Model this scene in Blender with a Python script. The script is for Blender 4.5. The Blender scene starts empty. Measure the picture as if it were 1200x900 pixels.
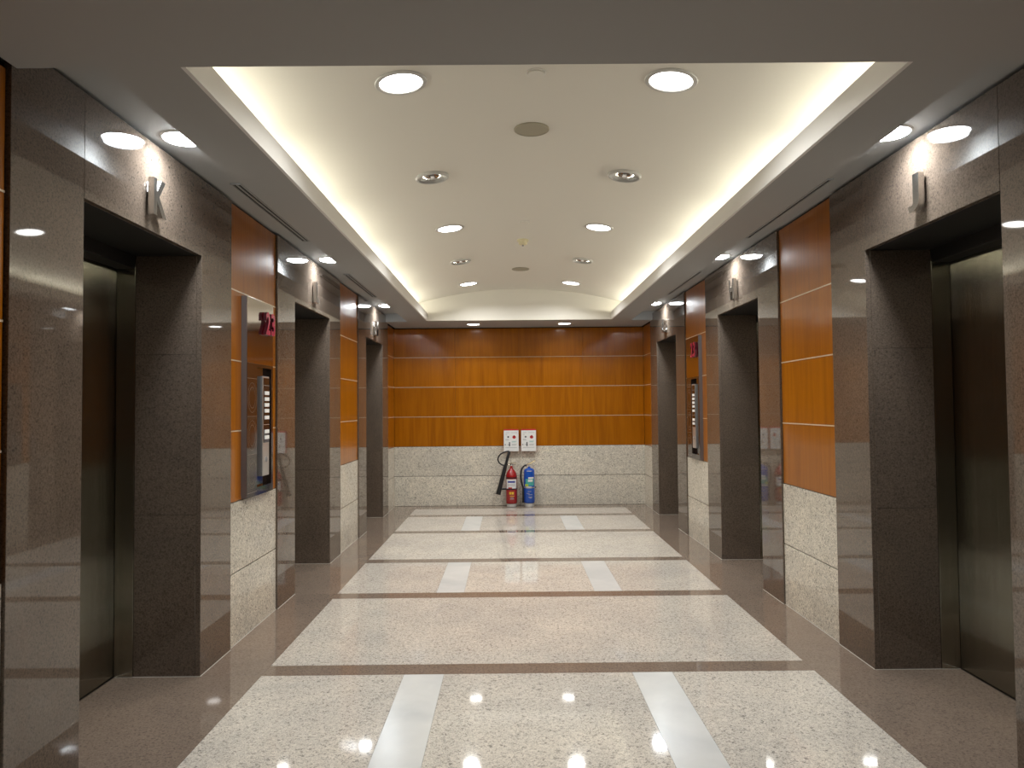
import bpy, bmesh, math, random
from mathutils import Vector, Matrix
random.seed(7)
SC = bpy.context.scene
COL = SC.collection

# ------------------------------------------------------------------ camera
F_PX = 858.34
YAW, PITCH, ROLL = 0.0035, 0.0316, -0.0091
def cam_rows():
    cy, sy = math.cos(YAW), math.sin(YAW); cp, sp = math.cos(PITCH), math.sin(PITCH); cr, sr = math.cos(ROLL), math.sin(ROLL)
    Ry = Matrix(((cy, 0, -sy), (0, 1, 0), (sy, 0, cy)))
    Rx = Matrix(((1, 0, 0), (0, cp, -sp), (0, sp, cp)))
    Rz = Matrix(((cr, sr, 0), (-sr, cr, 0), (0, 0, 1)))
    return Rz @ Rx @ Ry
R_ = cam_rows()
def w_(row): return Vector((row[0], row[2], row[1]))
cam_data = bpy.data.cameras.new('camera')
cam_data.sensor_width = 36.0
cam_data.sensor_fit = 'HORIZONTAL'
cam_data.lens = 36.0 * F_PX / 1200.0
cam_data.clip_start = 0.02
cam = bpy.data.objects.new('camera', cam_data)
COL.objects.link(cam)
rgt, upv, fwd = w_(R_[0]), w_(R_[1]), w_(R_[2])
M = Matrix((rgt, upv, -fwd)).transposed().to_4x4()
M.translation = Vector((-0.15, 0.0, 1.53))
cam.matrix_world = M
SC.camera = cam

# ------------------------------------------------------------------ world, exposure
world = bpy.data.worlds.new('world'); SC.world = world
world.use_nodes = True
world.node_tree.nodes['Background'].inputs[0].default_value = (0.02, 0.02, 0.022, 1)
world.node_tree.nodes['Background'].inputs[1].default_value = 0.3
vs = SC.view_settings
vs.view_transform = 'Standard'; vs.look = 'None'; vs.gamma = 1.0; vs.use_curve_mapping = False
vs.exposure = 0.4
P_SLOT, P_VAULT, P_BACK, P_COVE = 6.5, 13.0, 1.0, 3.2
C_COOL, C_NEUT, C_WARM = (0.88, 0.95, 1.0), (1.0, 0.995, 0.955), (1.0, 0.955, 0.80)

# ------------------------------------------------------------------ layout
W = 1.941                     # half width between the stone faces
CY = [3.669, 6.712, 9.755]    # lift doorway centres
HO = 0.592                    # half doorway width
HP = 1.05                     # half stone surround width
TOP = 2.431                   # doorway height
SOF = 2.784                   # soffit
SLT = 2.9065                  # slot ceiling
YB = 11.477                   # back wall
YN = -1.6                     # unseen rear wall, set close behind the viewer to cut bounced light
WZ = 0.924; ROW = 0.465
CX = 1.325; CF, CB = 2.648, 10.52
SX, SF_, SB = 1.63, 2.645, 10.625
LIP = 2.898
APEX = 3.235; VR = 5.55
def vz(x): return APEX - (VR - math.sqrt(VR * VR - x * x))

# ------------------------------------------------------------------ materials
def mat(name):
    m = bpy.data.materials.new(name); m.use_nodes = True
    nt = m.node_tree
    return m, nt, nt.nodes['Principled BSDF']
def simple(name, col, rough=0.5, metal=0.0, emit=None, es=0.0, coat=0.0, spec=0.5):
    m, nt, b = mat(name)
    b.inputs['Base Color'].default_value = (*col, 1)
    b.inputs['Roughness'].default_value = rough
    b.inputs['Metallic'].default_value = metal
    b.inputs['Coat Weight'].default_value = coat
    b.inputs['Specular IOR Level'].default_value = spec
    if emit:
        b.inputs['Emission Color'].default_value = (*emit, 1)
        b.inputs['Emission Strength'].default_value = es
    return m
def node(nt, typ, **kw):
    n = nt.nodes.new(typ)
    for k, v in kw.items():
        if hasattr(n, k): setattr(n, k, v)
        else: n.inputs[k].default_value = v
    return n
def ramp(nt, stops):
    r = nt.nodes.new('ShaderNodeValToRGB')
    while len(r.color_ramp.elements) < len(stops): r.color_ramp.elements.new(0.5)
    for e, (p, c) in zip(r.color_ramp.elements, stops):
        e.position = p; e.color = (*c, 1) if len(c) == 3 else c
    return r
def posnode(nt):
    """world position, shifted a little for every piece so neighbouring slabs do not continue each other"""
    g = nt.nodes.new('ShaderNodeNewGeometry'); oi = nt.nodes.new('ShaderNodeObjectInfo')
    mul = node(nt, 'ShaderNodeMath', operation='MULTIPLY'); mul.inputs[1].default_value = 37.0
    nt.links.new(oi.outputs['Random'], mul.inputs[0])
    ad = node(nt, 'ShaderNodeVectorMath', operation='ADD')
    nt.links.new(g.outputs['Position'], ad.inputs[0]); nt.links.new(mul.outputs[0], ad.inputs[1])
    return ad.outputs[0], oi.outputs['Random']
def mixc(nt, fac, a, b, blend='MIX'):
    m = nt.nodes.new('ShaderNodeMix'); m.data_type = 'RGBA'; m.blend_type = blend
    for s, i in ((fac, 0), (a, 6), (b, 7)):
        if hasattr(s, 'links') or hasattr(s, 'is_linked'): nt.links.new(s, m.inputs[i])
        elif isinstance(s, tuple): m.inputs[i].default_value = (*s, 1)
        else: m.inputs[i].default_value = s
    return m.outputs[2]

def granite(name, light, mid, dark, scale, rough, spec, contrast=1.0, vein=0.0, distort=1.2, var=0.06, fine=0.75):
    m, nt, b = mat(name)
    pos, rnd = posnode(nt)
    n1 = node(nt, 'ShaderNodeTexNoise', Scale=scale, Detail=5.0, Roughness=0.62, Distortion=distort)
    n2 = node(nt, 'ShaderNodeTexNoise', Scale=scale * 3.1, Detail=3.0, Roughness=0.6, Distortion=0.6)
    n3 = node(nt, 'ShaderNodeTexNoise', Scale=2.2, Detail=3.0, Roughness=0.55, Distortion=0.5)
    for n in (n1, n2, n3): nt.links.new(pos, n.inputs['Vector'])
    r1 = ramp(nt, [(0.36, dark), (0.36 + 0.09 / contrast, mid), (0.62, light)])
    nt.links.new(n1.outputs['Fac'], r1.inputs[0])
    r2 = ramp(nt, [(0.34, (0.45, 0.44, 0.43)), (0.47, (1, 1, 1)), (0.70, (1.12, 1.10, 1.06))])
    nt.links.new(n2.outputs['Fac'], r2.inputs[0])
    c = mixc(nt, fine, r1.outputs[0], r2.outputs[0], 'MULTIPLY')
    r3 = ramp(nt, [(0.3, (0.90, 0.90, 0.90)), (0.7, (1.08, 1.06, 1.03))])
    nt.links.new(n3.outputs['Fac'], r3.inputs[0])
    c = mixc(nt, 1.0, c, r3.outputs[0], 'MULTIPLY')
    if vein:
        wv = node(nt, 'ShaderNodeTexNoise', Scale=scale * 0.33, Detail=4.0, Roughness=0.6, Distortion=3.5)
        nt.links.new(pos, wv.inputs['Vector'])
        rv = ramp(nt, [(0.44, (1, 1, 1)), (0.495, (0.55, 0.54, 0.52)), (0.55, (1, 1, 1))])
        nt.links.new(wv.outputs['Fac'], rv.inputs[0])
        c = mixc(nt, vein, c, rv.outputs[0], 'MULTIPLY')
    mr = node(nt, 'ShaderNodeMapRange'); mr.inputs[3].default_value = 1 - var; mr.inputs[4].default_value = 1 + var
    nt.links.new(rnd, mr.inputs[0])
    cb = nt.nodes.new('ShaderNodeCombineColor')
    for i in range(3): nt.links.new(mr.outputs[0], cb.inputs[i])
    c = mixc(nt, 1.0, c, cb.outputs[0], 'MULTIPLY')
    nt.links.new(c, b.inputs['Base Color'])
    b.inputs['Roughness'].default_value = rough
    b.inputs['Specular IOR Level'].default_value = spec
    return m
M_LIGHT = granite('light granite floor', (0.78, 0.725, 0.655), (0.64, 0.59, 0.53), (0.28, 0.26, 0.24), 66, 0.05, 0.40, 1.0, 0.35)
M_WAIN = granite('light granite wainscot', (0.88, 0.83, 0.73), (0.72, 0.67, 0.58), (0.28, 0.26, 0.225), 40, 0.10, 0.45, 0.9, 0.6, 2.2)
M_BROWN = granite('brown granite', (0.168, 0.130, 0.101), (0.132, 0.101, 0.079), (0.078, 0.060, 0.047), 105, 0.03, 0.88, 0.8, 0.0, 0.8, 0.04, 0.45)
M_BROWNF = granite('brown granite floor', (0.285, 0.222, 0.178), (0.240, 0.184, 0.147), (0.165, 0.126, 0.101), 85, 0.04, 0.85, 0.8, 0.0, 0.8, 0.03, 0.4)
M_WHITE = granite('white marble', (0.66, 0.66, 0.65), (0.65, 0.65, 0.64), (0.64, 0.64, 0.63), 8, 0.20, 0.25, 0.6, 0.0, 0.6, 0.01, 0.0)

def wood():
    m, nt, b = mat('cherry veneer')
    pos, rnd = posnode(nt)
    mp = node(nt, 'ShaderNodeMapping'); mp.inputs['Scale'].default_value = (9.0, 9.0, 0.55)
    nt.links.new(pos, mp.inputs[0])
    n1 = node(nt, 'ShaderNodeTexNoise', Scale=1.6, Detail=6.0, Roughness=0.6, Distortion=0.9)
    nt.links.new(mp.outputs[0], n1.inputs['Vector'])
    r1 = ramp(nt, [(0.28, (0.30, 0.090, 0.002)), (0.50, (0.385, 0.122, 0.002)), (0.74, (0.45, 0.150, 0.003))])
    nt.links.new(n1.outputs['Fac'], r1.inputs[0])
    mp2 = node(nt, 'ShaderNodeMapping'); mp2.inputs['Scale'].default_value = (60.0, 60.0, 1.4)
    nt.links.new(pos, mp2.inputs[0])
    n2 = node(nt, 'ShaderNodeTexNoise', Scale=2.0, Detail=3.0, Roughness=0.6)
    nt.links.new(mp2.outputs[0], n2.inputs['Vector'])
    r2 = ramp(nt, [(0.3, (0.90, 0.88, 0.86)), (0.6, (1.02, 1.02, 1.02))])
    nt.links.new(n2.outputs['Fac'], r2.inputs[0])
    c = mixc(nt, 0.8, r1.outputs[0], r2.outputs[0], 'MULTIPLY')
    mr = node(nt, 'ShaderNodeMapRange'); mr.inputs[3].default_value = 0.92; mr.inputs[4].default_value = 1.06
    nt.links.new(rnd, mr.inputs[0])
    cb = nt.nodes.new('ShaderNodeCombineColor')
    for i in range(3): nt.links.new(mr.outputs[0], cb.inputs[i])
    c = mixc(nt, 1.0, c, cb.outputs[0], 'MULTIPLY')
    nt.links.new(c, b.inputs['Base Color'])
    b.inputs['Roughness'].default_value = 0.28
    b.inputs['Specular IOR Level'].default_value = 0.2
    b.inputs['Coat Weight'].default_value = 0.5
    b.inputs['Coat Roughness'].default_value = 0.13
    b.inputs['Coat IOR'].default_value = 1.45
    return m
M_WOOD = wood()

def brushed(name, col, rough, sx, sy, sz, amount=0.06, aniso=0.0):
    m, nt, b = mat(name)
    g = nt.nodes.new('ShaderNodeNewGeometry')
    mp = node(nt, 'ShaderNodeMapping'); mp.inputs['Scale'].default_value = (sx, sy, sz)
    nt.links.new(g.outputs['Position'], mp.inputs[0])
    n = node(nt, 'ShaderNodeTexNoise', Scale=1.0, Detail=4.0, Roughness=0.6)
    nt.links.new(mp.outputs[0], n.inputs['Vector'])
    mr = node(nt, 'ShaderNodeMapRange'); mr.inputs[3].default_value = rough - amount; mr.inputs[4].default_value = rough + amount
    nt.links.new(n.outputs['Fac'], mr.inputs[0])
    nt.links.new(mr.outputs[0], b.inputs['Roughness'])
    b.inputs['Base Color'].default_value = (*col, 1)
    b.inputs['Metallic'].default_value = 1.0
    if aniso:                                   # fine vertical hairlines tilt the surface sideways
        cr = node(nt, 'ShaderNodeVectorMath', operation='CROSS_PRODUCT'); cr.inputs[1].default_value = (0, 0, 1)
        nt.links.new(g.outputs['Normal'], cr.inputs[0])
        dt = node(nt, 'ShaderNodeVectorMath', operation='DOT_PRODUCT')
        nt.links.new(g.outputs['Position'], dt.inputs[0]); nt.links.new(cr.outputs[0], dt.inputs[1])
        ml = node(nt, 'ShaderNodeMath', operation='MULTIPLY'); ml.inputs[1].default_value = 60000.0
        nt.links.new(dt.outputs['Value'], ml.inputs[0])
        fl = node(nt, 'ShaderNodeMath', operation='FLOOR'); nt.links.new(ml.outputs[0], fl.inputs[0])
        wn = nt.nodes.new('ShaderNodeTexWhiteNoise'); wn.noise_dimensions = '1D'; nt.links.new(fl.outputs[0], wn.inputs['W'])
        cen = node(nt, 'ShaderNodeMath', operation='MULTIPLY_ADD'); cen.inputs[1].default_value = aniso; cen.inputs[2].default_value = -aniso / 2
        nt.links.new(wn.outputs['Value'], cen.inputs[0])
        sc = node(nt, 'ShaderNodeVectorMath', operation='SCALE'); nt.links.new(cr.outputs[0], sc.inputs[0]); nt.links.new(cen.outputs[0], sc.inputs['Scale'])
        ad = node(nt, 'ShaderNodeVectorMath', operation='ADD'); nt.links.new(sc.outputs[0], ad.inputs[0]); nt.links.new(g.outputs['Normal'], ad.inputs[1])
        nm = node(nt, 'ShaderNodeVectorMath', operation='NORMALIZE'); nt.links.new(ad.outputs[0], nm.inputs[0])
        nt.links.new(nm.outputs[0], b.inputs['Normal'])
    return m
M_DOOR = brushed('brushed steel door', (0.36, 0.35, 0.295), 0.09, 60, 60, 1.0, 0.01, 1.25)
M_STEEL = brushed('brushed steel', (0.62, 0.60, 0.57), 0.24, 90, 90, 4.0)
M_PANEL = brushed('champagne steel', (0.62, 0.56, 0.50), 0.07, 4, 4, 150.0, 0.02)
M_PANELD = simple('dark etched plate', (0.030, 0.020, 0.017), 0.06, spec=1.0)
M_PEDGE = simple('grey panel edge', (0.20, 0.18, 0.18), 0.4, 0.6)
M_HEAD = simple('recess shade black', (0.012, 0.011, 0.010), 0.5)  # shade at the top of the doorway recess, put into the colour
M_SILVER = simple('satin silver', (0.72, 0.72, 0.72), 0.3, 0.85)
M_STRIP = simple('metal inlay strip', (0.80, 0.68, 0.52), 0.35, 0.35)
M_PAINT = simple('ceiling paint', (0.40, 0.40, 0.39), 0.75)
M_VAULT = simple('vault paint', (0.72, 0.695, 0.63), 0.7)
M_LIP = simple('white lip paint', (0.84, 0.83, 0.80), 0.6)
M_DARK = simple('dark backing', (0.012, 0.010, 0.009), 0.8)
M_REAR = simple('bounce-cutting rear wall', (0.07, 0.064, 0.057), 0.5)  # unseen wall kept dark so less light bounces to the front soffit
M_SEAL = simple('pale sealant', (0.55, 0.51, 0.45), 0.5)
M_TRIM = simple('lamp trim', (0.50, 0.49, 0.47), 0.35)
M_LENS_C = simple('lit lens cool', (0.9, 0.9, 0.9), 0.4, emit=(0.90, 0.96, 1.0), es=55.0)
M_LENS_N = simple('lit lens neutral', (0.9, 0.9, 0.9), 0.4, emit=(1.0, 0.985, 0.95), es=9.0)
M_REFL = simple('lamp reflector', (0.95, 0.95, 0.96), 0.10, 1.0)
M_BULB = simple('frosted lamp', (0.85, 0.85, 0.85), 0.25)
M_GRILLE = simple('speaker grille cloth', (0.36, 0.33, 0.25), 0.7)
M_IVORY = simple('ivory plastic', (0.66, 0.60, 0.40), 0.4)
M_WPLAST = simple('white plastic', (0.74, 0.72, 0.68), 0.35)
M_BLACK = simple('black rubber', (0.012, 0.012, 0.013), 0.35)
M_BLACKG = simple('black display', (0.012, 0.012, 0.014), 0.08)
M_RED = simple('red enamel', (0.33, 0.012, 0.014), 0.18, coat=0.5)
M_BLUE = simple('blue enamel', (0.008, 0.075, 0.42), 0.18, coat=0.5)
M_CHROME = simple('chrome', (0.78, 0.77, 0.74), 0.12, 1.0)
M_BRASS = simple('pale brass', (0.80, 0.70, 0.45), 0.25, 1.0)
M_DIGIT = simple('crimson acrylic', (0.52, 0.030, 0.085), 0.22)
M_DIGITS = simple('dark crimson side', (0.10, 0.008, 0.018), 0.3)
M_PAPER = simple('white sign face', (0.78, 0.78, 0.77), 0.35)
M_SIGNRED = simple('sign red', (0.50, 0.02, 0.025), 0.35)
M_INK = simple('dark ink', (0.03, 0.03, 0.04), 0.5)
M_GREY = simple('grey ink', (0.35, 0.35, 0.36), 0.5)
M_TEAL = simple('teal ink', (0.06, 0.36, 0.34), 0.4)
M_LBLUE = simple('label blue', (0.05, 0.06, 0.30), 0.4)
M_YEL = simple('label yellow', (0.75, 0.48, 0.04), 0.4)
M_LIME = simple('label lime', (0.42, 0.55, 0.05), 0.4)
M_BTN = simple('lit white button', (0.85, 0.85, 0.83), 0.3, emit=(1, 0.98, 0.93), es=0.12)
M_ETCH = simple('etched line', (0.50, 0.45, 0.40), 0.5, 1.0)
M_SPEC = simple('galvanised base', (0.66, 0.65, 0.63), 0.4, 0.3)

# ------------------------------------------------------------------ mesh helpers
def mesh_from(name, bm, m, smooth=False, angle=None):
    me = bpy.data.meshes.new(name)
    bmesh.ops.recalc_face_normals(bm, faces=bm.faces)
    bm.to_mesh(me); bm.free()
    for mm in (m if isinstance(m, (list, tuple)) else [m]): me.materials.append(mm)
    if smooth:
        for p in me.polygons: p.use_smooth = True
        if angle is not None:
            try: me.set_sharp_from_angle(angle=angle)
            except Exception: pass
    return me
def link(name, me, parent=None, loc=(0, 0, 0), rot=(0, 0, 0)):
    o = bpy.data.objects.new(name, me)
    o.location = loc; o.rotation_euler = rot
    COL.objects.link(o)
    if parent is not None: o.parent = parent
    return o
def empty(name, loc=(0, 0, 0), rot=(0, 0, 0)):
    o = bpy.data.objects.new(name, None); o.empty_display_size = 0.1
    o.location = loc; o.rotation_euler = rot
    COL.objects.link(o); return o
def tag(o, label, cat=None, group=None, kind=None):
    o['label'] = label
    if cat: o['category'] = cat
    if group: o['group'] = group
    if kind: o['kind'] = kind
    return o
def bm_box(bm, x0, x1, y0, y1, z0, z1, mi=0):
    vsx = [bm.verts.new((x, y, z)) for x in (x0, x1) for y in (y0, y1) for z in (z0, z1)]
    for q in ((0, 1, 3, 2), (4, 6, 7, 5), (0, 4, 5, 1), (2, 3, 7, 6), (0, 2, 6, 4), (1, 5, 7, 3)):
        f = bm.faces.new([vsx[i] for i in q]); f.material_index = mi
def box_mesh(name, x0, x1, y0, y1, z0, z1, m, bev=0.0):
    bm = bmesh.new(); bm_box(bm, x0, x1, y0, y1, z0, z1)
    if bev: bmesh.ops.bevel(bm, geom=bm.edges[:], offset=bev, segments=1, affect='EDGES', profile=0.5)
    return mesh_from(name, bm, m)
_cache = {}
def piece(name, parent, x0, x1, y0, y1, z0, z1, m, bev=0.0012):
    """one slab, panel or strip, given in the parent's frame; alike pieces share mesh data"""
    if x0 > x1: x0, x1 = x1, x0
    if y0 > y1: y0, y1 = y1, y0
    d = (round(x1 - x0, 4), round(y1 - y0, 4), round(z1 - z0, 4))
    k = (d, m.name, bev)
    if k not in _cache:
        _cache[k] = box_mesh(name, -d[0] / 2, d[0] / 2, -d[1] / 2, d[1] / 2, -d[2] / 2, d[2] / 2, m, min(bev, min(d) * 0.3))
    return link(name, _cache[k], parent, ((x0 + x1) / 2, (y0 + y1) / 2, (z0 + z1) / 2))
def lathe(bm, prof, seg=32, axis='z', origin=(0, 0, 0), mi=0, a0=0.0, a1=2 * math.pi, caps=True):
    full = abs(a1 - a0 - 2 * math.pi) < 1e-6
    n = seg if full else seg + 1
    rings = []
    for r, h in prof:
        ring = []
        for i in range(n):
            a = a0 + (a1 - a0) * i / seg
            p = (r * math.cos(a), r * math.sin(a), h)
            ring.append(bm.verts.new((p[0] + origin[0], p[1] + origin[1], p[2] + origin[2])))
        rings.append(ring)
    for j in range(len(rings) - 1):
        for i in range(seg):
            k = (i + 1) % n if full else i + 1
            f = bm.faces.new((rings[j][i], rings[j][k], rings[j + 1][k], rings[j + 1][i])); f.material_index = mi
    if full and caps:
        for ring in (rings[0], rings[-1]):
            try: f = bm.faces.new(ring); f.material_index = mi
            except ValueError: pass
def tube(bm, pts, rad, seg=10, mi=0):
    pts = [Vector(p) for p in pts]; rads = rad if isinstance(rad, (list, tuple)) else [rad] * len(pts)
    rings = []; prev = None
    for i, p in enumerate(pts):
        t = (pts[min(i + 1, len(pts) - 1)] - pts[max(i - 1, 0)]).normalized()
        if prev is None:
            ref = Vector((0, 1, 0)) if abs(t.y) < 0.9 else Vector((1, 0, 0))
            u = t.cross(ref).normalized()
        else:
            u = (prev - t * prev.dot(t)).normalized()
        prev = u; v = t.cross(u)
        rings.append([bm.verts.new(p + (u * math.cos(a) + v * math.sin(a)) * rads[i]) for a in [2 * math.pi * k / seg for k in range(seg)]])
    for j in range(len(rings) - 1):
        for i in range(seg):
            k = (i + 1) % seg
            f = bm.faces.new((rings[j][i], rings[j][k], rings[j + 1][k], rings[j + 1][i])); f.material_index = mi
    for ring in (rings[0], rings[-1]): bm.faces.new(ring).material_index = mi
def smooth_pts(ctrl, n=8):
    """Catmull-Rom through control points"""
    c = [Vector(p) for p in ctrl]; c = [2 * c[0] - c[1]] + c + [2 * c[-1] - c[-2]]
    out = []
    for i in range(1, len(c) - 2):
        for k in range(n):
            t = k / n
            out.append(0.5 * ((2 * c[i]) + (c[i + 1] - c[i - 1]) * t + (2 * c[i - 1] - 5 * c[i] + 4 * c[i + 1] - c[i + 2]) * t * t + (3 * c[i] - c[i - 1] - 3 * c[i + 1] + c[i + 2]) * t ** 3))
    out.append(c[-2]); return out
def grid_quad(bm, a, b, c, d, mi=0):
    f = bm.faces.new([bm.verts.new(p) for p in (a, b, c, d)]); f.material_index = mi

# ------------------------------------------------------------------ floor
floor = link('floor', box_mesh('floor', -2.62, 2.62, YN - 0.1, YB + 0.1, -0.12, -0.02, M_DARK))
tag(floor, 'polished floor of light granite fields framed by brown granite', kind='structure')
J = 0.0006
def fslab(name, x0, x1, y0, y1, m): piece(name, floor, x0 + J, x1 - J, y0 + J, y1 - J, -0.02, 0.0, m, 0.0)
FX = 1.59
bands = []                                 # (y0, y1, striped)
P = CY[1] - CY[0]
for k in range(-2, 3):
    c = CY[0] + P * k
    bands.append((c - HO, c + HO, True))
    if k < 2: bands.append((c + HO + 0.165, c + P - HO - 0.165, False))
bands.append((CY[2] + HO + 0.175, 11.14, False))
bands = sorted(b for b in bands if b[1] > YN)
ycur = YN
for y0, y1, st in bands:
    y0 = max(y0, YN)
    if y0 > ycur + 0.01: fslab('brown_floor_strip', -FX, FX, ycur, y0, M_BROWNF)
    if st:
        for s0, s1, mm, nm in ((-FX, -0.771, M_LIGHT, 'granite_floor_slab'), (-0.771, -0.541, M_WHITE, 'white_floor_stripe'), (-0.541, 0.541, M_LIGHT, 'granite_floor_slab'),
                               (0.541, 0.771, M_WHITE, 'white_floor_stripe'), (0.771, FX, M_LIGHT, 'granite_floor_slab')):
            fslab(nm, s0, s1, y0, y1, mm)
    else:
        fslab('granite_floor_slab', -FX, FX, y0, y1, M_LIGHT)
    ycur = y1
fslab('brown_floor_strip', -FX, FX, ycur, YB + 0.02, M_BROWNF)
ys = [YN, 1.677 - P, 2.619 - P]
for c in CY: ys += [c - HP, c - HO, c + HO, c + HP]
ys = sorted(set([YN, -0.4, 0.6, 1.65] + ys[3:] + [YB + 0.02]))
for s in (-1, 1):
    for a, b in zip(ys[:-1], ys[1:]):
        xo = 1.96
        for c in CY:
            if abs(a - (c - HO)) < 1e-6: xo = 2.43
        x0, x1 = sorted((s * FX, s * xo))
        fslab('brown_floor_slab', x0, x1, a, b, M_BROWNF)

# ------------------------------------------------------------------ side walls
T_ST = 0.030
XW = 1.956            # wood face
SOFF_W = 1.985        # backing face
def side_wall(s, name, lab):
    """built for s=+1 or -1; all coordinates mirrored in x"""
    bm = bmesh.new()
    holes = [(c - HO - 0.032, c + HO + 0.032) for c in CY]
    ycur = YN - 0.1
    for a, b in holes:
        bm_box(bm, s * SOFF_W, s * 2.50, ycur, a, -0.02, 3.35); ycur = b
    bm_box(bm, s * SOFF_W, s * 2.50, ycur, YB + 0.1, -0.02, 3.35)
    for a, b in holes: bm_box(bm, s * SOFF_W, s * 2.50, a, b, TOP + 0.032, 3.35)
    wall = link(name, mesh_from(name, bm, M_DARK))
    tag(wall, lab, kind='structure')
    def pc(nm, xa, xb, y0, y1, z0, z1, m, bev=0.0012): return piece(nm, wall, s * xa, s * xb, y0, y1, z0, z1, m, bev)
    g = 0.0007
    zt = SLT - 0.022
    for c in CY:
        for y0, y1 in ((c - HP, c - HO), (c + HO, c + HP)):
            pc('stone_slab', W, W + T_ST, y0 + g, y1 - g, 0.002, zt - g, M_BROWN, 0.0015)
        pc('stone_slab', W, W + T_ST, c - HO + g, c + HO - g, TOP, zt - g, M_BROWN, 0.0015)
        for z0, z1 in ((0.0, WZ), (WZ, WZ + 2 * ROW), (WZ + 2 * ROW, TOP)):
            for y0, y1 in ((c - HO - 0.03, c - HO), (c + HO, c + HO + 0.03)):
                pc('jamb_slab', W + T_ST + g, 2.325, y0, y1, z0 + (g if z0 else 0.002), z1 - g, M_BROWN, 0.0012)
        pc('lintel_slab', W + T_ST + g, 2.325, c - HO, c + HO, TOP, TOP + 0.03, M_HEAD, 0.0012)  # lintel coloured black for the shade under it
        # pale sealant bead along the foot of the surround
        for y0, y1 in ((c - HP, c - HO), (c + HO, c + HP)): pc('sealant_bead', W - 0.004, W + 0.002, y0, y1, 0.0, 0.0025, M_SEAL, 0.0006)
        for y0, y1 in ((c - HO, c - HO + 0.004), (c + HO - 0.004, c + HO)): pc('sealant_bead', W + 0.002, 2.43, y0, y1, 0.0, 0.0025, M_SEAL, 0.0006)
    zones = [(CY[0] + HP, CY[1] - HP, zt), (CY[1] + HP, CY[2] - HP, zt), (CY[2] + HP, YB - 0.001, SOF - 0.012)]
    for k in range(4):
        w = (CY[0] - HP - YN) / 4
        zones.append((YN + k * w, YN + (k + 1) * w, SOF - 0.012))
    for y0, y1, ztop in zones:
        e = 0.009
        for r in range(2):
            pc('wainscot_slab', XW - 0.003, SOFF_W, y0 + 0.001, y1 - 0.001, r * WZ / 2 + 0.003 * r + 0.002, (r + 1) * WZ / 2 - 0.0015, M_WAIN, 0.002)
        zz = [WZ + k * ROW for k in range(4)] + [WZ + 4 * ROW]
        zz[4] = ztop
        for r in range(4):
            pc('wood_panel', XW, SOFF_W, y0 + e * 0.3, y1 - e, zz[r] + 0.004, zz[r + 1] - 0.004, M_WOOD, 0.0015)
            if r: pc('metal_strip', XW - 0.002, SOFF_W, y0 + 0.001, y1 - e, zz[r] - 0.004, zz[r] + 0.004, M_STRIP, 0.0)
        pc('sealant_bead', XW - 0.008, XW - 0.002, y0, y1, 0.0, 0.0025, M_SEAL, 0.0006)
    return wall
wall_left = side_wall(-1, 'wall_left', 'lift lobby wall with doorways K, L and M in brown granite and cherry wood')
wall_right = side_wall(1, 'wall_right', 'lift lobby wall with doorways J, H and G in brown granite and cherry wood')

# back wall: four columns of wood over two rows of granite
wall_back = link('wall_back', box_mesh('wall_back', -2.5, 2.5, YB + 0.03, YB + 0.2, -0.02, 3.4, M_DARK))
tag(wall_back, 'end wall of cherry wood panels over a light granite wainscot', kind='structure')
xe = XW - 0.001
for r in range(2):
    for a, b in ((-xe, 0.0), (0.0, xe)):
        piece('wainscot_slab', wall_back, a + 0.0008, b - 0.0008, YB - 0.003, YB + 0.03, r * WZ / 2 + 0.003 * r + 0.002, (r + 1) * WZ / 2 - 0.0015, M_WAIN, 0.002)
cols = [-xe, -1.0, 0.0, 1.0, xe]
for r in range(4):
    z0 = WZ + r * ROW; z1 = WZ + (r + 1) * ROW if r < 3 else SOF - 0.012
    for a, b in zip(cols[:-1], cols[1:]):
        piece('wood_panel', wall_back, a + 0.0006, b - 0.0006, YB, YB + 0.03, z0 + 0.0035, z1 - 0.0035, M_WOOD, 0.001)
    if r: piece('metal_strip', wall_back, -xe, xe, YB - 0.002, YB + 0.03, z0 - 0.003, z0 + 0.003, M_STRIP, 0.0)

wall_front = link('wall_front', box_mesh('wall_front', -2.5, 2.5, YN - 0.2, YN, -0.02, 3.4, M_REAR))
tag(wall_front, 'unseen plain wall closing the lobby, darkened to cut bounced light', kind='structure')

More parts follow.
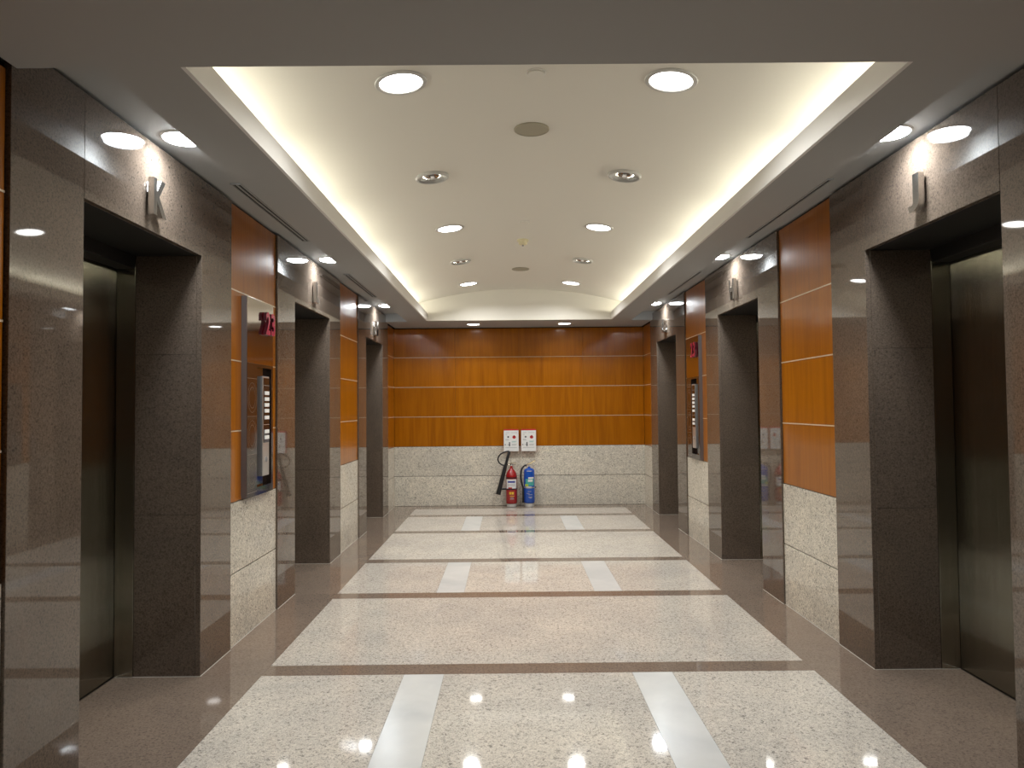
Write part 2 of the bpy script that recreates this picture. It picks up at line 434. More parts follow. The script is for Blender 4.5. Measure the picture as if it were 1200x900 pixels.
# ------------------------------------------------------------------ ceiling
ceiling = empty('ceiling', (0, 0, SOF)); tag(ceiling, 'stepped ceiling with a lit central vault and side light slots', kind='structure')
def cpart(name, bm, m, smooth=False):
    o = link(name, mesh_from(name, bm, m, smooth, 0.6), ceiling, (0, 0, -SOF)); return o
bm = bmesh.new(); TH = 0.02
xw = 1.939
bm_box(bm, -1.94, 1.94, YN, CF - 0.003, SOF, SOF + TH)
bm_box(bm, -SX, SX, CB + 0.02, YB + 0.028, SOF, SOF + TH)
for s in (-1, 1):
    a, b = sorted((s * (CX + 0.018), s * SX)); bm_box(bm, a, b, CF - 0.003, CB + 0.02, SOF, SOF + TH)
    a, b = sorted((s * SX, s * xw)); bm_box(bm, a, b, SB, YB + 0.028, SOF, SOF + TH)
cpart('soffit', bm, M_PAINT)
for s in (-1, 1):
    bm = bmesh.new()                       # light slot beside the lift wall
    a, b = sorted((s * SX, s * SOFF_W)); bm_box(bm, a, b, SF_ - 0.02, SB + 0.02, SLT, SLT + 0.02)
    a, b = sorted((s * (SX - 0.012), s * SX)); bm_box(bm, a, b, SF_, SB, SOF + TH, SLT)
    a, b = sorted((s * SX, s * SOFF_W)); bm_box(bm, a, b, SF_ - 0.02, SF_, SOF + TH, SLT); bm_box(bm, a, b, SB, SB + 0.02, SOF + TH, SLT)
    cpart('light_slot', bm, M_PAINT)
    bm = bmesh.new()                       # upstand that hides the cove lamps
    a, b = sorted((s * CX, s * (CX + 0.018))); bm_box(bm, a, b, CF - 0.003, CB, SOF, LIP)
    cpart('cove_lip', bm, M_LIP)
    bm = bmesh.new()
    a, b = sorted((s * 1.60, s * 1.612)); bm_box(bm, a, b, CF, CB, SOF + TH, vz(1.60) + 0.01)
    cpart('cove_back', bm, M_VAULT)
bm = bmesh.new(); N = 48; th = 0.02        # vault
xs = [-1.612 + 3.224 * i / N for i in range(N + 1)]
lo = [[bm.verts.new((x, y, vz(x))) for x in xs] for y in (CF - 0.01, CB + 0.01)]
hi = [[bm.verts.new((x, y, vz(x) + th)) for x in xs] for y in (CF - 0.01, CB + 0.01)]
for i in range(N):
    bm.faces.new((lo[0][i], lo[0][i + 1], lo[1][i + 1], lo[1][i]))
    bm.faces.new((hi[0][i], hi[1][i], hi[1][i + 1], hi[0][i + 1]))
for e in (0, 1):
    for i in range(N): bm.faces.new((lo[e][i], hi[e][i], hi[e][i + 1], lo[e][i + 1]))
cpart('vault', bm, M_VAULT, True)
for y0, y1 in ((CF - 0.021, CF - 0.003), (CB, CB + 0.02)):
    bm = bmesh.new(); bm_box(bm, -1.612, 1.612, y0, y1, SOF + TH, APEX + 0.03)
    if y0 > 5: bm_box(bm, -CX - 0.018, CX + 0.018, y0, y1, SOF, SOF + TH)
    cpart('vault_end', bm, M_VAULT)
bm = bmesh.new(); bm_box(bm, -2.5, 2.5, YN - 0.2, YB + 0.2, 3.40, 3.45)
cpart('light_block_slab', bm, M_DARK)  # unseen slab added above the ceiling to keep world light out

# ------------------------------------------------------------------ lift doors
LET = {(-1, 0): 'K', (-1, 1): 'L', (-1, 2): 'M', (1, 0): 'J', (1, 1): 'H', (1, 2): 'G'}
n = 0
for s in (-1, 1):
    for i, c in enumerate(CY):
        n += 1
        d = empty('door_%d' % n, (s * 2.44, c, 0), (0, 0, 0))
        tag(d, 'brushed steel lift doors set in the doorway under letter ' + LET[(s, i)], kind='structure')
        def dp(nm, xa, xb, y0, y1, z0, z1, m, bev=0.0015):
            return piece(nm, d, s * (xa - 2.44), s * (xb - 2.44), y0, y1, z0, z1, m, bev)
        for y0, y1 in ((-HO + 0.0, -0.0015), (0.0015, HO)): dp('door_leaf', 2.436, 2.47, y0, y1, 0.008, 2.42, M_DOOR)
        dp('frame_jamb', 2.327, 2.434, -HO - 0.028, -HO + 0.004, 0.004, TOP, M_DOOR); dp('frame_jamb', 2.327, 2.434, HO - 0.004, HO + 0.028, 0.004, TOP, M_DOOR)
        dp('frame_header', 2.327, 2.434, -HO + 0.004, HO - 0.004, 2.356, TOP + 0.028, M_HEAD)
        dp('door_sill', 2.4305, 2.47, -HO, HO, -0.018, 0.004, M_STEEL, 0.001)
        bm = bmesh.new(); bm_box(bm, s * 0.045, s * 0.075, -0.7, 0.7, -0.02, 2.6)
        link('shaft_backing', mesh_from('shaft_backing', bm, M_DARK), d)

# ------------------------------------------------------------------ letters above the doorways
def text_mesh(ch, size, depth, off, mats, xscale=1.0):
    cu = bpy.data.curves.new('t', 'FONT'); cu.body = ch; cu.size = size; cu.extrude = depth / 2; cu.offset = off
    cu.align_x = 'CENTER'; cu.align_y = 'BOTTOM_BASELINE' if False else 'TOP_BASELINE'
    cu.resolution_u = 6
    o = bpy.data.objects.new('t', cu); COL.objects.link(o)
    dg = bpy.context.evaluated_depsgraph_get(); dg.update()
    me = bpy.data.meshes.new_from_object(o.evaluated_get(dg))
    bpy.data.objects.remove(o); bpy.data.curves.remove(cu)
    me.materials.clear()
    for m in mats: me.materials.append(m)
    lo = [min(v.co[k] for v in me.vertices) for k in range(3)]; hi = [max(v.co[k] for v in me.vertices) for k in range(3)]
    for v in me.vertices:
        v.co.x = (v.co.x - (lo[0] + hi[0]) / 2) * xscale; v.co.y -= lo[1]; v.co.z -= lo[2]
    for p in me.polygons:
        p.use_smooth = False
        p.material_index = (0 if abs(p.normal.z) > 0.5 else len(mats) - 1)
    h = hi[1] - lo[1]
    return me, h, (hi[0] - lo[0]) * xscale
def fit_text(ch, height, depth, off, mats, width=None):
    me, h, w = text_mesh(ch, 1.0, 1.0, off / height, mats)
    for v in me.vertices:
        v.co.x *= (width / w) if width else height / h; v.co.y *= height / h; v.co.z *= depth
    return me
LW = {'K': 0.135, 'L': 0.115, 'M': 0.165, 'J': 0.10, 'H': 0.14, 'G': 0.15}
for (s, i), ch in LET.items():
    me = fit_text(ch, 0.185, 0.03, 0.006, [M_STEEL], LW[ch]); me.name = 'lift_letter'
    # local x = reading direction, y = up, z = out of the wall
    rot = Matrix(((0, 0, -s), (-s, 0, 0), (0, 1, 0)))      # columns: reading dir, up, outward
    rot = Matrix(((0, 0, -s), (-s, 0, 0), (0, 1, 0)))
    e = empty('lift_letter', (s * (W - 0.010), CY[i], 2.503)); e.rotation_euler = rot.to_euler()
    link('letter_face', me, e)
    for yy in (0.05, 0.14):
        bm = bmesh.new(); lathe(bm, [(0.004, -0.010), (0.004, 0.001)], 8)
        px = -LW[ch] / 2 + 0.016
        if ch in 'J': px = LW[ch] / 2 - 0.016
        if ch == 'G': px = -LW[ch] / 2 + 0.016; yy = 0.08 + (yy - 0.05) * 0.3
        link('mounting_pin', mesh_from('mounting_pin', bm, M_STEEL), e, (px, yy, 0))
    tag(e, 'raised brushed steel letter %s fixed above a lift doorway' % ch, 'letter', 'letters naming the lifts')

# ------------------------------------------------------------------ hall call panels with the floor number
def hall_panel(s, yc, lab):
    # local: x = reading direction, y = outward from the wall, z = up ; origin at wood face, panel foot
    e = empty('hall_call_panel', (s * XW, yc, 0.932))
    e.rotation_euler = (0, 0, -math.pi / 2 if s > 0 else math.pi / 2)
    # after rotation: local -y must point into the room
    e.rotation_euler = (0, 0, (-math.pi / 2) if s > 0 else (math.pi / 2))
    D = 0.040; H1, H2 = 0.915, 1.368; xl, xr = -0.27, 0.27
    nx0, nx1, nz0, nz1 = -0.075, 0.232, 0.055, 0.895     # niche
    def b(nm, x0, x1, d0, d1, z0, z1, m, par=e, bev=0.001): return piece(nm, par, x0, x1, -d1, -d0, z0, z1, m, bev)
    b('top_plate', xl, xr, 0, D, H1 + 0.001, H2, M_PANEL)
    bm = bmesh.new()
    for x0, x1, z0, z1 in ((xl, nx0, 0, H1), (nx1, xr, 0, H1), (nx0, nx1, 0, nz0), (nx0, nx1, nz1, H1)): bm_box(bm, x0, x1, -D, 0, z0, z1)
    bm_box(bm, nx0, nx1, -0.008, 0, nz0, nz1)
    bmesh.ops.remove_doubles(bm, verts=bm.verts, dist=1e-5)
    link('lower_plate', mesh_from('lower_plate', bm, M_PANELD), e)
    for sx in (-0.272, 0.270): b('edge_trim', sx, sx + 0.002, 0, D - 0.002, 0.0, H2, M_PEDGE)
    # etched ring-and-grid ornament on the lower plate
    bm = bmesh.new()
    for zc in (0.16, 0.42, 0.68):
        for rr in (0.085, 0.060):
            pts = []
            for k in range(25):
                a = 2 * math.pi * k / 24
                pts.append((-0.172 + rr * math.cos(a), zc + rr * 1.2 * math.sin(a)))
            for (xa, za), (xb, zb) in zip(pts[:-1], pts[1:]):
                dx, dz = xb - xa, zb - za; L = math.hypot(dx, dz); nx, nz = -dz / L * 0.0012, dx / L * 0.0012
                grid_quad(bm, (xa - nx, -D - 0.0006, za - nz), (xb - nx, -D - 0.0006, zb - nz), (xb + nx, -D - 0.0006, zb + nz), (xa + nx, -D - 0.0006, za + nz))
    for zc in (0.03, 0.29, 0.55, 0.81): bm_box(bm, xl + 0.004, nx0 - 0.004, -D - 0.0006, -D, zc, zc + 0.0024)
    link('etched_ornament', mesh_from('etched_ornament', bm, M_ETCH), e)
    # call unit: silver rail with display, buttons and key switch
    ux0, ux1, uz0, uz1, ud = 0.005, 0.145, 0.125, 0.835, 0.052
    u = b('call_unit', ux0, ux1, 0.008, ud, uz0, uz1, M_SILVER, e, 0.003)
    u_loc = Vector(u.location)
    def ub(nm, x0, x1, d0, d1, z0, z1, m, bev=0.0008):
        o = b(nm, x0, x1, d0, d1, z0, z1, m, e, bev); o.parent = u; o.location = Vector(o.location) - u_loc; return o
    ub('display', ux0 + 0.018, ux1 - 0.004, ud, ud + 0.002, 0.36, uz1 - 0.012, M_BLACKG)
    for zc in (0.715, 0.672, 0.630, 0.588, 0.540): ub('floor_button', ux0 + 0.036, ux1 - 0.016, ud + 0.002, ud + 0.007, zc - 0.013, zc + 0.013, M_BTN)
    for zc in (0.440, 0.398): ub('floor_button', ux0 + 0.036, ux1 - 0.016, ud + 0.002, ud + 0.007, zc - 0.013, zc + 0.013, M_BTN)
    ub('divider', ux0 + 0.018, ux1 - 0.004, ud + 0.002, ud + 0.003, 0.487, 0.491, M_SILVER)
    ub('divider', ux0 + 0.018, ux1 - 0.004, ud + 0.002, ud + 0.003, 0.768, 0.771, M_GREY)
    bm = bmesh.new(); lathe(bm, [(0.020, 0.0), (0.020, 0.003), (0.014, 0.004), (0.014, 0.002), (0.006, 0.002), (0.006, 0.0045)], 20)
    k = link('key_switch', mesh_from('key_switch', bm, M_GREY), u, Vector(((ux0 + ux1) / 2 + 0.008, -ud, 0.24)) - u_loc, (math.pi / 2, 0, 0))
    # red floor number
    for ch, px in (('2', 0.080), ('3', 0.188)):
        me = fit_text(ch, 0.165, 0.022, 0.005, [M_DIGIT, M_DIGITS], 0.092); me.name = 'floor_digit'
        link('floor_digit', me, e, (px, -D - 0.006, 1.135), (math.pi / 2, 0, 0))['label'] = 'raised crimson digit ' + ch
        bm = bmesh.new(); lathe(bm, [(0.004, -0.006), (0.004, 0.002)], 8)
        link('mounting_pin', mesh_from('mounting_pin', bm, M_STEEL), e, (px, -D - 0.006, 1.15), (math.pi / 2, 0, 0))
    tag(e, lab, 'call panel', 'lift call panels')
    return e
hall_panel(-1, 5.205, 'tall steel call panel with crimson 23 between lifts K and L')
hall_panel(1, 8.250, 'tall steel call panel with crimson 23 between lifts H and G')

# ------------------------------------------------------------------ lamps
def add_light(name, parent, power, col, r, spread, z):
    l = bpy.data.lights.new(name, 'AREA'); l.shape = 'DISK'; l.size = 2 * r; l.energy = power; l.color = col; l.spread = math.radians(spread)
    o = bpy.data.objects.new(name, l); COL.objects.link(o); o.parent = parent; o.location = (0, 0, z)
    return o
def ring_mesh(r0, r1, up=0.004):
    bm = bmesh.new()
    prof = [(r0, 0.012), (r0, -0.004), (r0 + 0.004, -0.007), (r1 - 0.004, -0.005), (r1, 0.0), (r1, up)]
    lathe(bm, prof, 40, caps=False)
    return mesh_from('trim_ring', bm, M_TRIM, True, 0.5)
def lens_mesh(r, m, d=0.001):
    bm = bmesh.new(); lathe(bm, [(r, 0.006), (r, -0.002), (r * 0.95, -0.002 - d * 0.5), (r * 0.7, -0.002 - d * 0.85), (0.001, -0.002 - d)], 40)
    return mesh_from('lens', bm, m, True, 0.6)
RING_V, RING_U, RING_S = ring_mesh(0.109, 0.135), ring_mesh(0.104, 0.120, 0.015), ring_mesh(0.093, 0.108)
LENS_V, LENS_S, LENS_B = lens_mesh(0.1085, M_LENS_N), lens_mesh(0.0925, M_LENS_C, 0.020), lens_mesh(0.0925, M_LENS_N)
def downlight(loc, tilt, ring, lens, power, col, r, spread, lab, grp):
    e = empty('downlight', loc, (0, tilt, 0))
    link('trim_ring', ring, e); link('lens', lens, e)
    add_light('lamp', e, power, col, r * 0.95, spread, -0.024 if lens is LENS_S else -0.006)
    return tag(e, lab, 'downlight', grp)
bmr = bmesh.new(); lathe(bmr, [(0.104, -0.002), (0.096, 0.004), (0.080, 0.009), (0.050, 0.0115), (0.001, 0.0120)], 40)
REFL = mesh_from('reflector', bmr, M_REFL, True)
bmr = bmesh.new(); lathe(bmr, [(0.034, 0.0115), (0.036, 0.006), (0.030, 0.001), (0.018, -0.002), (0.001, -0.003)], 20)
BULB = mesh_from('bulb', bmr, M_BULB, True, 0.7)
bmr = bmesh.new()
for k in range(6):
    a = math.pi * k / 3
    tube(bmr, [(0.034 * math.cos(a), 0.034 * math.sin(a), 0.004), (0.101 * math.cos(a + 0.25), 0.101 * math.sin(a + 0.25), 0.002)], 0.004, 6)
BAFF = mesh_from('baffle', bmr, M_GREY)
sidew = {-1: 'K-L-M', 1: 'J-H-G'}
rowtxt = {0: 'first row beside the round sprinkler cover', 2: 'middle row beside the smoke detector', 4: 'last row before the vault end'}
offtxt = {1: 'between the first and middle lit rows', 3: 'between the middle and last lit rows'}
for k in range(5):
    y = 3.690 + 1.524 * k
    for s in (-1, 1):
        x = s * 0.69; tilt = math.asin(x / VR)
        loc = (x, y, vz(x) - 0.003)
        if k in rowtxt:
            downlight(loc, tilt, RING_V, LENS_V, P_VAULT, C_NEUT, 0.10, 150, 'lit vault downlight, %s, on the %s side' % (rowtxt[k], sidew[s]), 'downlights in the vault')
        else:
            e = empty('downlight', (loc[0], loc[1], loc[2] - 0.012), (0, tilt, 0))
            link('trim_ring', RING_U, e); link('reflector', REFL, e); link('baffle', BAFF, e); link('bulb', BULB, e)
            tag(e, 'unlit vault downlight %s, on the %s side' % (offtxt[k], sidew[s]), 'downlight', 'downlights in the vault')
for (s, i), ch in LET.items():
    downlight((s * 1.790, CY[i], SLT - 0.001), 0, RING_S, LENS_S, P_SLOT, C_COOL, 0.092, 150, 'lit round downlight in the ceiling slot over letter ' + ch, 'downlights in the side slots')
for s in (-1, 1):
    downlight((s * 0.685, 11.0, SOF - 0.001), 0, RING_S, LENS_B, P_BACK, C_NEUT, 0.085, 140, 'lit soffit downlight over the end wall, on the %s side' % sidew[s], 'downlights before the end wall')
TILT_COVE = 0.75
# cove lamps: rows of tubes lying behind each lip
for s in (-1, 1):
    nseg = 6; L = (CB - CF - 0.1) / nseg
    for k in range(nseg):
        yc = CF + 0.05 + L * (k + 0.5)
        l = bpy.data.lights.new('cove_lamp', 'AREA'); l.shape = 'RECTANGLE'; l.size = 0.04; l.size_y = L - 0.10; l.energy = P_COVE; l.color = C_WARM
        o = bpy.data.objects.new('cove_lamp', l); COL.objects.link(o); o.parent = ceiling
        o.location = (s * 1.55, yc, 0.100)
        o.rotation_euler = (0, math.pi - s * TILT_COVE, 0)

# ------------------------------------------------------------------ ceiling fittings
def diffuser(s, yc, between):
    e = empty('linear_air_diffuser', (s * 1.805, yc, SLT))
    Ld = 0.77
    bm = bmesh.new(); w = 0.034
    bm_box(bm, -w, -w + 0.010, -Ld, Ld, -0.008, 0.0); bm_box(bm, w - 0.010, w, -Ld, Ld, -0.008, 0.0)
    bm_box(bm, -w + 0.010, w - 0.010, -Ld, -Ld + 0.010, -0.008, 0.0); bm_box(bm, -w + 0.010, w - 0.010, Ld - 0.010, Ld, -0.008, 0.0)
    link('frame', mesh_from('frame', bm, M_PAINT), e)
    piece('backing', e, -w + 0.010, w - 0.010, -Ld + 0.010, Ld - 0.010, -0.001, -0.0004, M_DARK, 0.0)
    piece('blade', e, -0.006, 0.006, -Ld + 0.010, Ld - 0.010, -0.007, -0.001, M_PAINT, 0.0005)
    tag(e, 'slim two-slot air diffuser in the ceiling slot between lifts ' + between, 'air vent', 'linear air diffusers')
diffuser(-1, 5.19, 'K and L'); diffuser(-1, 8.23, 'L and M'); diffuser(1, 5.19, 'J and H'); diffuser(1, 8.23, 'H and G')
bm = bmesh.new(); lathe(bm, [(0.108, 0.006), (0.108, -0.004), (0.104, -0.007), (0.098, -0.006)], 40, caps=False); SPK_R = mesh_from('rim', bm, M_GRILLE, True, 0.5)
bm = bmesh.new(); lathe(bm, [(0.099, 0.0), (0.098, -0.005), (0.001, -0.009)], 40); SPK_G = mesh_from('grille', bm, M_GRILLE, True, 0.5)
for y, t in ((4.44, 'nearer the first lit downlights'), (8.986, 'beyond the smoke detector')):
    e = empty('ceiling_speaker', (0, y, APEX - 0.003)); link('rim', SPK_R, e); link('grille', SPK_G, e)
    tag(e, 'round beige speaker grille on the vault crown ' + t, 'speaker', 'ceiling speakers')
for y, t in ((3.684, 'between the first pair of lit downlights'), (6.697, 'between the middle pair of lit downlights')):
    e = empty('sprinkler_cover', (0, y, APEX - 0.002))
    bm = bmesh.new(); lathe(bm, [(0.052, 0.002), (0.052, -0.003), (0.046, -0.003), (0.045, 0.001)], 32, caps=False); link('ring', mesh_from('ring', bm, M_WPLAST, True, 0.5), e)
    bm = bmesh.new(); lathe(bm, [(0.043, -0.002), (0.043, -0.008), (0.040, -0.010), (0.001, -0.011)], 32); link('cap', mesh_from('cap', bm, M_VAULT, True, 0.5), e)
    tag(e, 'small round concealed sprinkler cover ' + t, 'sprinkler', 'sprinkler covers')
e = empty('smoke_detector', (0, 7.42, APEX - 0.002))
bm = bmesh.new(); lathe(bm, [(0.060, 0.004), (0.060, -0.012), (0.054, -0.020)], 32); link('base', mesh_from('base', bm, M_IVORY, True, 0.5), e)
bm = bmesh.new(); lathe(bm, [(0.045, -0.018), (0.045, -0.040), (0.036, -0.050), (0.020, -0.053), (0.001, -0.053)], 32); link('sensor_head', mesh_from('sensor_head', bm, M_IVORY, True, 0.5), e)
bm = bmesh.new(); lathe(bm, [(0.010, -0.052), (0.010, -0.064), (0.001, -0.066)], 16); link('sensor_tip', mesh_from('sensor_tip', bm, M_GREY, True, 0.5), e)
tag(e, 'ivory smoke detector hanging from the vault crown', 'smoke detector')

# ------------------------------------------------------------------ fire extinguishers
def shell(bm, r, z0, z1, a0, a1, seg=14):
    lathe(bm, [(r, z0), (r, z1)], seg, a0=a0, a1=a1)
def sh(name, par, r, z0, z1, am, half, m):
    bm = bmesh.new(); shell(bm, r, z0, z1, am - half, am + half)
    return link(name, mesh_from(name, bm, m, True), par)
FRONT = -math.pi / 2
# red carbon dioxide extinguisher
e = empty('fire_extinguisher', (-0.133, 11.335, 0))
bm = bmesh.new(); lathe(bm, [(0.068, 0.0), (0.074, 0.004), (0.074, 0.05), (0.07, 0.052)], 36); link('foot_ring', mesh_from('foot_ring', bm, M_SPEC, True, 0.5), e)
prof = [(0.074, 0.048), (0.083, 0.056), (0.087, 0.07), (0.087, 0.455), (0.084, 0.485), (0.074, 0.52), (0.058, 0.548), (0.038, 0.570), (0.026, 0.582), (0.022, 0.605), (0.020, 0.625)]
bm = bmesh.new(); lathe(bm, prof, 40); cyl = link('cylinder', mesh_from('cylinder', bm, M_RED, True, 0.9), e)
sh('black_band', cyl, 0.0876, 0.437, 0.455, FRONT, 1.25, M_BLACK)
sh('white_label', cyl, 0.0878, 0.270, 0.425, FRONT, 1.05, M_PAPER)
sh('blue_print', cyl, 0.0884, 0.372, 0.400, FRONT, 0.70, M_LBLUE)
for z in (0.350, 0.335, 0.320): sh('print_line', cyl, 0.0884, z, z + 0.005, FRONT, 0.75, M_GREY)
sh('red_print', cyl, 0.0884, 0.283, 0.303, FRONT - 0.25, 0.35, M_SIGNRED)
sh('yellow_label', cyl, 0.0878, 0.195, 0.232, FRONT - 0.24, 0.19, M_YEL); sh('yellow_label', cyl, 0.0878, 0.195, 0.232, FRONT + 0.22, 0.19, M_YEL)
for z, hw in ((0.165, 0.40), (0.140, 0.28), (0.120, 0.36)): sh('print_line', cyl, 0.0878, z, z + 0.008, FRONT + 0.1, hw, M_YEL if z > 0.16 else M_GREY)
bm = bmesh.new(); lathe(bm, [(0.018, 0.62), (0.022, 0.628), (0.022, 0.655), (0.012, 0.665)], 20)
valve = link('valve', mesh_from('valve', bm, M_CHROME, True, 0.5), e)
bm = bmesh.new(); bm_box(bm, -0.02, 0.085, -0.011, 0.011, 0.663, 0.671); bmesh.ops.bevel(bm, geom=bm.edges[:], offset=0.003, segments=2, affect='EDGES'); link('lever', mesh_from('lever', bm, M_BRASS), valve)
bm = bmesh.new(); bm_box(bm, -0.01, 0.075, -0.010, 0.010, 0.640, 0.647); bmesh.ops.bevel(bm, geom=bm.edges[:], offset=0.003, segments=2, affect='EDGES'); link('carry_handle', mesh_from('carry_handle', bm, M_CHROME), valve)
bm = bmesh.new(); tube(bm, [(-0.015, 0, 0.645), (-0.058, -0.005, 0.645)], 0.010, 12); link('outlet', mesh_from('outlet', bm, M_CHROME, True, 0.6), valve)
hs = smooth_pts([(-0.055, -0.005, 0.645), (-0.115, -0.01, 0.635), (-0.180, -0.012, 0.670), (-0.205, -0.015, 0.735), (-0.165, -0.02, 0.805), (-0.090, -0.022, 0.842), (-0.038, -0.025, 0.850), (-0.030, -0.03, 0.838)], 8)
bm = bmesh.new(); tube(bm, hs, 0.011, 10); link('hose', mesh_from('hose', bm, M_BLACK, True, 0.8), e)
a = Vector((-0.028, -0.03, 0.852)); b2 = Vector((-0.088, -0.04, 0.632)); c2 = Vector((-0.205, -0.05, 0.195))
bm = bmesh.new(); tube(bm, [a, a.lerp(b2, 0.1), b2], [0.014, 0.022, 0.022], 14); hg = link('horn_grip', mesh_from('horn_grip', bm, M_BLACK, True, 0.7), e)
bm = bmesh.new(); tube(bm, [b2, b2.lerp(c2, 0.04), b2.lerp(c2, 0.95), c2], [0.024, 0.028, 0.036, 0.039], 20); link('discharge_horn', mesh_from('discharge_horn', bm, M_BLACK, True, 0.7), e)
bm = bmesh.new(); lathe(bm, [(0.0875, 0.268), (0.0905, 0.268), (0.0905, 0.284), (0.0875, 0.284)], 40, caps=False); band = link('strap', mesh_from('strap', bm, M_BLACK, True, 0.5), e)
bm = bmesh.new(); tube(bm, [(-0.086, -0.02, 0.275), (-0.15, -0.035, 0.275)], 0.016, 10); link('horn_clip', mesh_from('horn_clip', bm, M_BLACK, True, 0.6), band)
tag(e, 'red fire extinguisher with a long black discharge horn against the end wall', 'extinguisher', 'fire extinguishers')
# blue extinguisher
e = empty('fire_extinguisher', (0.142, 11.335, 0))
bm = bmesh.new(); lathe(bm, [(0.066, 0.0), (0.070, 0.004), (0.070, 0.056), (0.066, 0.058)], 36); link('foot_ring', mesh_from('foot_ring', bm, M_SPEC, True, 0.5), e)
prof = [(0.070, 0.055), (0.080, 0.062), (0.084, 0.078), (0.084, 0.535), (0.080, 0.560), (0.066, 0.578), (0.040, 0.588), (0.022, 0.592), (0.020, 0.612)]
bm = bmesh.new(); lathe(bm, prof, 40); cyl = link('cylinder', mesh_from('cylinder', bm, M_BLUE, True, 0.9), e)
sh('pale_label', cyl, 0.0848, 0.430, 0.455, FRONT + 0.35, 0.55, M_PAPER)
sh('teal_label', cyl, 0.0848, 0.325, 0.430, FRONT + 0.1, 0.85, M_TEAL)
sh('white_print', cyl, 0.0853, 0.385, 0.420, FRONT + 0.2, 0.45, M_WPLAST)
sh('lime_print', cyl, 0.0853, 0.315, 0.350, FRONT - 0.55, 0.35, M_LIME)
sh('white_band', cyl, 0.0850, 0.285, 0.312, FRONT - 0.1, 0.55, M_WPLAST)
for z, hw, o in ((0.235, 0.32, 0.0), (0.205, 0.26, -0.25), (0.185, 0.36, 0.15), (0.150, 0.36, 0.15), (0.135, 0.22, 0.2)): sh('print_line', cyl, 0.0848, z, z + 0.007, FRONT + o, hw, M_GREY)
sh('white_print', cyl, 0.0848, 0.545, 0.552, FRONT, 0.5, M_WPLAST)
bm = bmesh.new(); lathe(bm, [(0.018, 0.605), (0.021, 0.612), (0.021, 0.640), (0.012, 0.648)], 20)
valve = link('valve', mesh_from('valve', bm, M_CHROME, True, 0.5), e, (-0.025, 0, 0))
bm = bmesh.new(); tube(bm, [(-0.01, 0, 0.640), (0.045, 0, 0.662), (0.120, 0, 0.705)], [0.012, 0.011, 0.009], 8); link('lever', mesh_from('lever', bm, M_BRASS, True, 0.6), valve)
bm = bmesh.new(); tube(bm, [(-0.005, 0, 0.632), (0.05, 0, 0.640), (0.095, 0, 0.645)], [0.007, 0.007, 0.005], 8); link('carry_handle', mesh_from('carry_handle', bm, M_CHROME, True, 0.6), valve)
hs = smooth_pts([(-0.040, 0, 0.632), (-0.075, -0.005, 0.622), (-0.115, -0.01, 0.570), (-0.128, -0.012, 0.490), (-0.124, -0.012, 0.400), (-0.108, -0.012, 0.325), (-0.095, -0.012, 0.295)], 8)
bm = bmesh.new(); tube(bm, hs, 0.0135, 10); link('hose', mesh_from('hose', bm, M_BLACK, True, 0.8), e)
bm = bmesh.new(); tube(bm, [(-0.095, -0.012, 0.298), (-0.094, -0.012, 0.24), (-0.094, -0.012, 0.10), (-0.094, -0.012, 0.06)], [0.014, 0.016, 0.018, 0.020], 12); link('nozzle', mesh_from('nozzle', bm, M_BLACK, True, 0.6), e)
bm = bmesh.new(); lathe(bm, [(0.0845, 0.290), (0.0875, 0.290), (0.0875, 0.304), (0.0845, 0.304)], 40, caps=False); band = link('strap', mesh_from('strap', bm, M_SILVER, True, 0.5), e)
bm = bmesh.new(); bm_box(bm, 0.084, 0.104, -0.03, -0.01, 0.288, 0.308); link('strap_buckle', mesh_from('strap_buckle', bm, M_BLACK), band)
tag(e, 'blue fire extinguisher with a short black hose against the end wall', 'extinguisher', 'fire extinguishers')

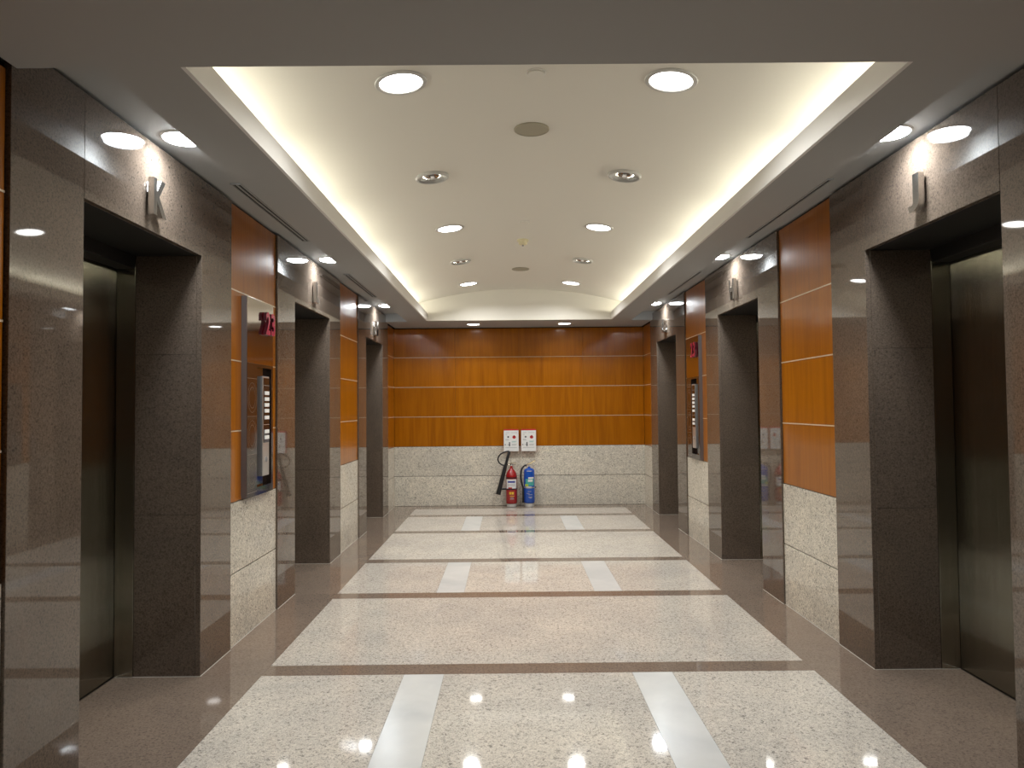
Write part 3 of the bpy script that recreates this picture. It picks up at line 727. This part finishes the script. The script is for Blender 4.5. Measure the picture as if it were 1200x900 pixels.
# ------------------------------------------------------------------ wall-mounted instruction boxes above them
def instruction_box(xc, lab):
    e = empty('instruction_box', (xc, YB - 0.003, 0.846))
    w, h, d = 0.116, 0.340, 0.075
    piece('housing', e, -w, w, -d, 0.0, 0.0, h, M_SIGNRED, 0.004)
    pl = piece('front_plate', e, -w + 0.001, w - 0.001, -d - 0.004, -d, 0.0, h - 0.018, M_PAPER, 0.001)
    pl0 = Vector(pl.location)
    def mk(nm, x0, x1, z0, z1, m):
        o = piece(nm, e, x0, x1, -d - 0.0055, -d - 0.004, z0, z1, m, 0.0); o.parent = pl; o.location = Vector(o.location) - pl0
    def disc(nm, x, z, r, m, sx=1.0, n=14):
        bm = bmesh.new(); vsx = [bm.verts.new((r * sx * math.cos(2 * math.pi * k / n), 0, r * math.sin(2 * math.pi * k / n))) for k in range(n)]
        bm.faces.new(vsx); ext = bmesh.ops.extrude_face_region(bm, geom=bm.faces[:])
        for v in [g for g in ext['geom'] if isinstance(g, bmesh.types.BMVert)]: v.co.y -= 0.0015
        o = link(nm, mesh_from(nm, bm, m), pl, Vector((x, -d - 0.004, z)) - pl0)
    disc('hand_symbol', -0.046, 0.222, 0.014, M_INK); disc('flame_symbol', 0.046, 0.218, 0.024, M_SIGNRED, 1.15); disc('flame_symbol', 0.048, 0.236, 0.012, M_SIGNRED)
    disc('flame_symbol', -0.092, 0.102, 0.012, M_GREY)
    disc('figure_symbol', -0.026, 0.132, 0.010, M_INK); mk('figure_symbol', -0.035, -0.017, 0.078, 0.122, M_INK); mk('figure_symbol', -0.060, -0.035, 0.098, 0.106, M_GREY)
    for z, x0, x1, m in ((0.285, -0.085, -0.03, M_GREY), (0.285, 0.0, 0.09, M_GREY), (0.258, -0.09, -0.06, M_GREY), (0.180, -0.09, -0.04, M_GREY), (0.170, -0.09, -0.03, M_GREY),
                         (0.152, 0.01, 0.085, M_TEAL), (0.140, 0.01, 0.07, M_TEAL), (0.105, 0.01, 0.085, M_GREY), (0.092, 0.01, 0.075, M_GREY), (0.055, -0.09, 0.09, M_GREY)):
        mk('print_line', x0, x1, z, z + 0.005, m)
    tag(e, lab, 'instruction box', 'instruction boxes on the end wall')
instruction_box(-0.131, 'white and red instruction box mounted above the red extinguisher')
instruction_box(0.140, 'white and red instruction box mounted above the blue extinguisher')
